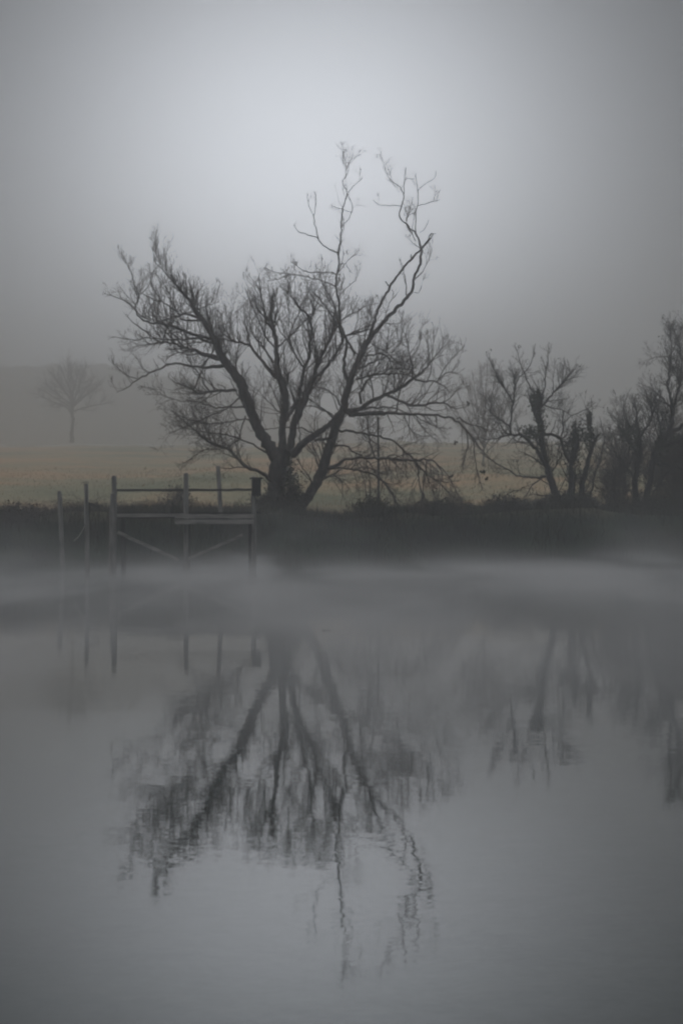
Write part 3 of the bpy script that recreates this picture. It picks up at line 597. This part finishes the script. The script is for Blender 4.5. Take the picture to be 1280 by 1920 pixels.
# bushes
def bush(name, label, px, basey, w_, h_, d, n, seed, mats=(TWIG, DRYB), cone=1.0, leaf=0):
    rng = np.random.default_rng(seed); sc = d / F
    b0 = P(px, basey, d); topz = b0[2] + h_ * sc; b0[2] = float(gz(b0[0], d)) - .03; e = empty(name, b0); tag(e, label, 'shrub')
    H = max(topz - b0[2], .35); W = w_ * sc / 2
    C = np.zeros((n, 7, 3)); C[:, 0] = b0 + rng.normal(size=(n, 3)) * [W * .25, W * .25, .02]
    ang = rng.uniform(0, 2 * np.pi, n); rad = np.sqrt(rng.random(n)) * W; hh = H * (1 - .6 * (rad / W) ** cone) * rng.uniform(.55, 1, n)
    end = b0 + np.stack([np.cos(ang) * rad, np.sin(ang) * rad, hh], -1)
    for j in range(1, 7):
        t = j / 6; C[:, j] = C[:, 0] * (1 - t) + end * t + rng.normal(size=(n, 3)) * H * .018; C[:, j, 2] += math.sin(t * math.pi) * H * .07
    L = np.linalg.norm(end - C[:, 0], axis=1); Rr = np.linspace(.012, .005, 7)[None] * np.ones((n, 1))
    g = Geo(); g.tubes(C, Rr, 4); g.build('stems', mats[0], e)
    c, r, l = grow(rng, C, Rr, L, 7 / max(H, .4), .4, .8, .2, .2, .6, .005, K=5, tmin=.3)
    c2, r2, l2 = grow(rng, c, r, l, 10, .5, .8, .2, .2, .6, .004, K=4)
    g = Geo(); g.tubes(c, r, 3); g.tubes(c2, r2, 3); g.build('twigs', mats[1], e)
    if leaf:
        T = Tree(d, seed + 50); T.e = e
        q = np.concatenate([c[:, -1], c2[:, -1]]); q = q[rng.choice(len(q), min(leaf, len(q)), replace=False)]
        T.leaves(q, (.02, .05)).build('leaves', LEAF, e, smooth=False)
    return e
bush('bush', 'dark upright cone-shaped bush directly behind the middle of the jetty railing', 334, 962, 76, 76, 92, 70, 31, cone=.7, leaf=300, mats=(TWIG2, TWIG2))
bush('bush', 'green-grey scrubby bush growing between the two stems of the large leaning tree', 548, 972, 66, 100, 82.3, 80, 32, mats=(TWIG, BLADE), leaf=600)
bush('bush', 'brushy growth hiding the left foot of the large leaning tree beside the jetty', 498, 985, 70, 84, 82.2, 90, 41, mats=(TWIG2, BLADE), leaf=500)
bush('bush', 'low sprawling bramble bush on the bank under the drooping branches of the large tree', 700, 978, 110, 56, 80.5, 70, 44, mats=(TWIG2, BLADE), leaf=500)
bush('bush', 'small rounded bank bush left of the dark shaggy tree, below its long low branch', 945, 978, 90, 62, 84.5, 70, 45, mats=(TWIG2, BLADE), leaf=500)
bush('bush', 'low wide bank bush midway between the large leaning tree and the dark shaggy tree', 830, 980, 120, 54, 82.5, 70, 46, mats=(TWIG2, BLADE), leaf=500)
bush('thicket', 'tall tangled thicket of thin stems between the two dark right-hand trees', 1150, 975, 90, 150, 90.5, 110, 42, mats=(TWIG2, TWIG2), cone=1.4, leaf=200)
bush('thicket', 'tall dark thicket at the right picture edge behind the far right tree', 1268, 975, 110, 190, 92, 130, 43, mats=(TWIG2, TWIG2), cone=1.6, leaf=400)
bush('bush', 'low tangled bush on the bank at the far left edge below the meadow', 30, 985, 150, 46, 75, 90, 33, leaf=500, mats=(TWIG2, DRYB))
bush('bush', 'low brushy bush at the foot of the dark shaggy tree', 1066, 990, 130, 74, 87, 120, 34, leaf=900, mats=(TWIG2, BLADE))
bush('bush', 'dark brushy bush at the foot of the far right tree', 1215, 990, 150, 84, 89, 130, 35, leaf=1000, mats=(TWIG2, BLADE))

# ---------------------------------------------------------------- bank grass and brambles
def tufts(name, n, seed, x0, x1, s0, s1, h0, h1, mat, wid, label=None):
    rng = np.random.default_rng(seed)
    x = rng.uniform(x0, x1, n); s_ = rng.uniform(s0, s1, n); clump = hashn(x, s_, .9) * .6 + hashn(x + 9, s_, 3.1) * .6
    keep = rng.random(n) < clump + .15; x = x[keep]; s_ = s_[keep]; clump = clump[keep]; n = len(x)
    y = shore(x) + s_; z = gz(x, y) - .03
    h = rng.uniform(h0, h1, n) * (.5 + clump); a = rng.uniform(0, 2 * np.pi, n); lean = rng.uniform(.1, .6, n) * h
    b = np.stack([x, y, z], -1); wv = np.stack([np.cos(a), np.sin(a), 0 * a], -1) * (wid * rng.uniform(.6, 1.4, n))[:, None]
    ld = rng.uniform(0, 2 * np.pi, n); lv = np.stack([np.cos(ld), np.sin(ld), 0 * a], -1) * lean[:, None]
    mid = b + lv * .35 + np.array([0, 0, 1]) * (h * .62)[:, None]; tip = b + lv + np.array([0, 0, 1]) * (h * .95)[:, None]
    V = np.stack([b - wv, b + wv, mid + wv * .7, mid - wv * .7, tip + wv * .12, tip - wv * .12], 1).reshape(-1, 3)
    q = np.arange(n)[:, None] * 6
    Fq = np.concatenate([q + [0, 1, 2, 3], q + [3, 2, 4, 5]])
    o = mesh_obj(name, V, Fq, mat, smooth=False); return tag(o, label, 'grass', kind='stuff')
tufts('bank_grass', 42000, 1, -19, 22, .2, 9, .12, .42, BLADE, .010, 'dark green rough grass covering the top and slope of the bank')
tufts('sward_grass', 16000, 4, -19, 22, 7, 24, .10, .34, BLADE, .011, 'low green sward behind the bank top fading into the dry meadow')
DRYM = noisy('dry_meadow_grass', [(.22, .20, .12), (.42, .31, .19)], (1, 1, 1), .08, 1.0)[0]
tufts('meadow_tussocks', 26000, 6, -30, 30, 10, 110, .05, .17, DRYM, .02, 'dry tan grass tussocks scattered over the meadow')
tufts('dry_reeds', 9000, 2, -19, 22, -.1, 3.4, .15, .55, DRYB, .008, 'brown dry stems fringing the waterline at the foot of the bank')

def brambles(name, n, seed, mat, label):
    rng = np.random.default_rng(seed)
    x = rng.uniform(-19, 22, n); s_ = rng.uniform(.8, 7, n); cl = hashn(x, s_, 1.6) + .5 * hashn(x + 5, s_, .7)
    keep = cl > .75; x = x[keep]; s_ = s_[keep]; cl = cl[keep]; n = len(x); y = shore(x) + s_
    C = np.zeros((n, 6, 3)); C[:, 0] = np.stack([x, y, gz(x, y) - .03], -1)
    a = rng.uniform(0, 2 * np.pi, n); ln = rng.uniform(.35, 1.35, n) * (cl - .25)
    for j in range(1, 6):
        el = 1.35 - j * .33; C[:, j] = C[:, j - 1] + np.stack([np.cos(a) * math.cos(el), np.sin(a) * math.cos(el), np.full(n, math.sin(el))], -1) * (ln / 5)[:, None] + rng.normal(size=(n, 3)) * .015
    Rr = np.linspace(.007, .003, 6)[None] * np.ones((n, 1)); g = Geo(); g.tubes(C, Rr, 3)
    c, r, l = grow(rng, C, Rr, ln, 8, .45, .8, .2, .2, .6, .003, K=4, tmin=.2); g.tubes(c, r, 3)
    return tag(g.build(name, mat), label, 'brambles', kind='stuff')
brambles('brambles', 5200, 5, TWIG2, 'dark tangled bramble stems arching along the bank top')

# ---------------------------------------------------------------- jetty
DK = 66.0; m_px = DK / F
def at(px, py, d=DK): return P(px, py, d)
rng = np.random.default_rng(77)
jet = empty('wooden_jetty', at(345, 1072)); tag(jet, 'weathered grey wooden jetty with railing and cross braces standing in the mist', 'jetty')
def post(px0, py0, px1, py1, w_px, name, parent, mat=WOOD, d=DK, depth=None):
    """a squared timber post from its foot (px0,py0) to its top (px1,py1) with a worn, bevelled head"""
    a = at(px0, py0, d); b = at(px1, py1, d); hw = w_px * d / F / 2; dp = depth or hw
    g = Geo(); k = 9; ring = []
    for i in range(k + 1):
        t = i / k; c = a * (1 - t) + b * t; s_ = 1 + rng.normal() * .025
        if i == k: s_ = .86
        q = np.array([[-1, -.72], [-.72, -1], [.72, -1], [1, -.72], [1, .72], [.72, 1], [-.72, 1], [-1, .72]]) * s_
        zz = c[2] - (.02 if i == k else 0)
        ring.append(np.column_stack([c[0] + q[:, 0] * hw, c[1] + q[:, 1] * dp, np.full(8, zz)]))
    ring.append(np.column_stack([np.full(8, b[0]) + ring[-1][:, 0] * 0 + np.linspace(-1, 1, 8) * .01, np.full(8, b[1]), np.full(8, b[2])]))
    V = np.concatenate(ring); Fq = [[i * 8 + j, i * 8 + (j + 1) % 8, (i + 1) * 8 + (j + 1) % 8, (i + 1) * 8 + j] for i in range(k + 1) for j in range(8)]
    g.add(V, Fq); return g.build(name, mat, parent, smooth=False)
def plank(p0, p1, h_px, thick, name, parent, mat=WOODH, d0=DK, d1=DK, seg=8, wob=.004):
    a = at(*p0, d0); b = at(*p1, d1); h = h_px * DK / F; g = Geo(); R_ = []
    dirv = (b - a) / np.linalg.norm(b - a); nrm_ = np.cross(dirv, [0, 1, 0]); nrm_ /= np.linalg.norm(nrm_)
    if nrm_[2] < 0: nrm_ = -nrm_
    for i in range(seg + 1):
        t = i / seg; c = a * (1 - t) + b * t + np.array([0, 0, rng.normal() * wob])
        hh = h / 2 * (1 + rng.normal() * .05)
        R_.append([c - nrm_ * hh - [0, thick / 2, 0], c + nrm_ * hh - [0, thick / 2, 0], c + nrm_ * hh + [0, thick / 2, 0], c - nrm_ * hh + [0, thick / 2, 0]])
    V = np.array(R_).reshape(-1, 3); Fq = [[i * 4 + j, i * 4 + (j + 1) % 4, (i + 1) * 4 + (j + 1) % 4, (i + 1) * 4 + j] for i in range(seg) for j in range(4)]
    Fq += [[0, 1, 2, 3], [seg * 4 + 3, seg * 4 + 2, seg * 4 + 1, seg * 4]]
    g.add(V, Fq); return g.build(name, mat, parent, smooth=False)
# front row of posts
post(211, 1090, 213, 924, 13, 'post', jet); post(215, 930, 214, 891, 9, 'post_head', jet, d=DK + .05)
post(349, 1090, 349, 886, 9, 'post', jet)
post(476, 1090, 476, 893, 9, 'post', jet)
post(414, 968, 409, 873, 8, 'post', jet, d=DK + 1.1)
post(160, 1085, 213, 1085, 1, 'footing', jet) if False else None
# back row under the deck
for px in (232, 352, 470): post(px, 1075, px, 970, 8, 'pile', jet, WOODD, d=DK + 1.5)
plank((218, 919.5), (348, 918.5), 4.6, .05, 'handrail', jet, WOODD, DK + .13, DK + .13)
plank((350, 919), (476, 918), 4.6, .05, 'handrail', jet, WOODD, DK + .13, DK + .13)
# deck boards, laid across the joists
g = Geo(); xb = at(218, 962)[0]
while xb < at(486, 962)[0]:
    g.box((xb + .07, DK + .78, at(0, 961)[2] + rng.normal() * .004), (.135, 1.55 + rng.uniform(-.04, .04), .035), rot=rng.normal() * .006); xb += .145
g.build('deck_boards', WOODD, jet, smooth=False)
plank((220, 966.5), (345, 966), 6.5, .04, 'edge_board', jet, WOODH, DK - .09, DK - .09)
plank((328, 968), (476, 968), 7.5, .04, 'edge_board', jet, WOODH, DK - .14, DK - .14)
plank((328, 978.5), (476, 978), 8, .05, 'edge_beam', jet, WOODH, DK - .15, DK - .15)
plank((219, 968.5), (470, 968.5), 8, .06, 'joist', jet, WOODD, DK + 1.45, DK + 1.45)
plank((221, 998), (335, 1050), 6, .04, 'brace', jet, WOODH, DK + .12, DK + .12)
plank((455, 1003), (352, 1048), 5.5, .04, 'brace', jet, WOODH, DK + .12, DK + .12)
# dark box on the end post
bx0 = at(480, 914); g = Geo(); g.box(bx0, (.24, .24, .46), rot=.2, rng=rng, jit=.008); g.box(bx0 + np.array([.0, -.02, .25]), (.30, .32, .04), rot=.2)
bo = g.build('post_box', WOODD, jet, smooth=False)

# separate posts in the water left of the jetty
def solo_post(px0, py0, px1, py1, w_, d, label, parts=None):
    e = empty('wooden_post', P(px0, 1076, d)); tag(e, label, 'post', 'posts in the water left of the jetty')
    post(px0, py0, px1, py1, w_, 'shaft', e, WOOD, d)
    return e
s1_ = solo_post(165, 1092, 162, 906, 8, 64.0, 'grey post in the water with a broken rail stub on its right, nearest the jetty')
plank((166, 944), (187, 951), 5, .05, 'rail_stub', s1_, WOODD, 64.0, 63.9)
plank((159.0, 908), (159.3, 982), 1.6, .02, 'white_edge_strip', s1_, PALE, 63.93, 63.93)
g = Geo(); c_ = P(162, 905, 64); g.box(c_ + [0, 0, .01], (.15, .15, .02), rng=rng, jit=.003); g.build('cap', PALE, s1_, smooth=False)
s2_ = solo_post(119, 1090, 112, 920, 8, 69.0, 'short dark leaning post standing leftmost of all, near the bank')

# slack rope from the near post to the bank
rp = []
for t in np.linspace(0, 1, 12): rp.append(P(161 - 22 * t, 982 + 32 * t + 5 * math.sin(t * math.pi), 64 + 3 * t))
g = Geo(); g.tubes(np.array([rp]), np.full((1, 12), .012), 5); tag(g.build('mooring_rope', PALE), 'thin pale rope sagging from the white-edged post down towards the bank', 'rope')

# ---------------------------------------------------------------- pole in the meadow
dp_ = 96.0; base = P(709, 0, dp_); zb = float(gz(base[0], dp_)); e = empty('metal_pole', (base[0], dp_, zb)); tag(e, 'thin dark pole with a flat platform top standing behind the large leaning tree', 'pole')
g = Geo(); zt = P(0, 781, dp_)[2]; cs = [(base[0] + .01 * math.sin(t * 5), dp_, zb - .2 + (zt - zb + .2) * t) for t in np.linspace(0, 1, 8)]
g.tubes(np.array([cs]), np.linspace(.055, .04, 8)[None], 8); g.build('shaft', METAL, e)
g = Geo(); g.box((base[0] - .02, dp_, zt + .10), (.62, .5, .12), rng=rng, jit=.012); g.box((base[0] - .02, dp_, zt + .19), (.44, .36, .06)); g.build('platform', METAL, e, smooth=False)

# ---------------------------------------------------------------- stick floating on the lake
sp0 = P(603, 1180.5, 27.2); sp0[2] = 0
g = Geo(); st = np.array([[(0, 0, -.01), (.012, 0, .006), (.03, 0, .008), (.05, .01, -.002), (.07, .01, .002), (.085, .01, .010), (.098, .012, -.006)]]) + sp0
g.tubes(st, np.array([[.004, .007, .006, .004, .005, .007, .004]]), 6); tag(g.build('floating_stick', BARK2), 'tiny dark stick breaking the still water surface in mid-lake', 'stick')

# ---------------------------------------------------------------- air: even haze, and steam lying on the lake
def box_mesh(name, lo, hi, mat):
    V = [(x, y, z) for x in (lo[0], hi[0]) for y in (lo[1], hi[1]) for z in (lo[2], hi[2])]
    return mesh_obj(name, V, [[0, 1, 3, 2], [4, 6, 7, 5], [0, 4, 5, 1], [2, 3, 7, 6], [0, 2, 6, 4], [1, 5, 7, 3]], mat, smooth=False)
def vol_mat(name, dens, col, aniso):
    m = bpy.data.materials.new(name); m.use_nodes = True; t = m.node_tree; t.nodes.clear()
    o = t.nodes.new('ShaderNodeOutputMaterial'); v = t.nodes.new('ShaderNodeVolumePrincipled')
    v.inputs['Density'].default_value = dens; v.inputs['Color'].default_value = (*col, 1); v.inputs['Anisotropy'].default_value = aniso
    t.links.new(v.outputs[0], o.inputs['Volume']); return m, t, v
hz, _, _ = vol_mat('fog_air', 0.0042, (.955, .965, .975), 0.85)
tag(box_mesh('haze', (-155, -50, -2.3), (155, 890, 56), hz), 'even pale fog filling the air over lake and meadow', 'fog', kind='stuff')
mi, t, v = vol_mat('lake_steam', 0.0, (.96, .955, .96), 0.3)
g0 = t.nodes.new('ShaderNodeNewGeometry'); mp = t.nodes.new('ShaderNodeMapping'); mp.inputs['Scale'].default_value = (.30, .045, 1.1)
t.links.new(g0.outputs['Position'], mp.inputs[0])
nz = t.nodes.new('ShaderNodeTexNoise'); nz.inputs['Scale'].default_value = 1.0; nz.inputs['Detail'].default_value = 3; nz.inputs['Distortion'].default_value = .6
t.links.new(mp.outputs[0], nz.inputs[0])
def MA(op, a, b=None, c=None):
    n = t.nodes.new('ShaderNodeMath'); n.operation = op
    for i, q in enumerate((a, b, c)):
        if q is None: continue
        if isinstance(q, (int, float)): n.inputs[i].default_value = q
        else: t.links.new(q, n.inputs[i])
    return n.outputs[0]
sx = t.nodes.new('ShaderNodeSeparateXYZ'); t.links.new(g0.outputs['Position'], sx.inputs[0])
# the steam stands higher where a slow plume drifts up (scale height varies over the lake)
pn_ = t.nodes.new('ShaderNodeTexNoise'); pn_.inputs['Scale'].default_value = .24; pn_.inputs['Detail'].default_value = 3
mp2 = t.nodes.new('ShaderNodeMapping'); mp2.inputs['Scale'].default_value = (1, .3, .5); t.links.new(g0.outputs['Position'], mp2.inputs[0]); t.links.new(mp2.outputs[0], pn_.inputs[0])
hgt = MA('MULTIPLY_ADD', MA('MAXIMUM', MA('MULTIPLY_ADD', pn_.outputs['Fac'], 6.0, -2.95), 0.0), .24, .165)
fall = MA('EXPONENT', MA('DIVIDE', MA('MULTIPLY', sx.outputs['Z'], -1.0), hgt))
wis = MA('MAXIMUM', MA('MULTIPLY_ADD', nz.outputs['Fac'], 8.0, -3.2), .25)
edge = t.nodes.new('ShaderNodeMapRange'); edge.inputs['From Min'].default_value = 5; edge.inputs['From Max'].default_value = 15; t.links.new(sx.outputs['Y'], edge.inputs['Value'])
edge2 = t.nodes.new('ShaderNodeMapRange'); edge2.inputs['From Min'].default_value = 86; edge2.inputs['From Max'].default_value = 70; t.links.new(sx.outputs['Y'], edge2.inputs['Value'])
near = t.nodes.new('ShaderNodeMapRange'); near.inputs['From Min'].default_value = 62; near.inputs['From Max'].default_value = 26; near.inputs['To Min'].default_value = 1.0; near.inputs['To Max'].default_value = 1.5; t.links.new(sx.outputs['Y'], near.inputs['Value'])
# one plume climbing in front of the leaning tree
def gauss(o_, c_, w_): return MA('EXPONENT', MA('MULTIPLY', MA('POWER', MA('ABSOLUTE', MA('DIVIDE', MA('SUBTRACT', o_, c_), w_)), 2.0), -1.0))
plume = MA('MULTIPLY', MA('MULTIPLY', gauss(sx.outputs['X'], -2.3, 1.3), gauss(sx.outputs['Y'], 74, 5)), MA('MULTIPLY', gauss(sx.outputs['Z'], .5, .9), wis))
den = MA('MULTIPLY', MA('MULTIPLY', MA('MULTIPLY', fall, wis), MA('MULTIPLY', edge.outputs[0], near.outputs[0])), .095)
den = MA('MULTIPLY', MA('MULTIPLY_ADD', plume, .07, den), edge2.outputs[0])
t.links.new(den, v.inputs['Density'])
mo = box_mesh('lake_mist', (-60, 5, .004), (60, 93, 2.4), mi)
tag(mo, 'white wisps of steam lying on the lake in front of the bank', 'mist', kind='stuff')
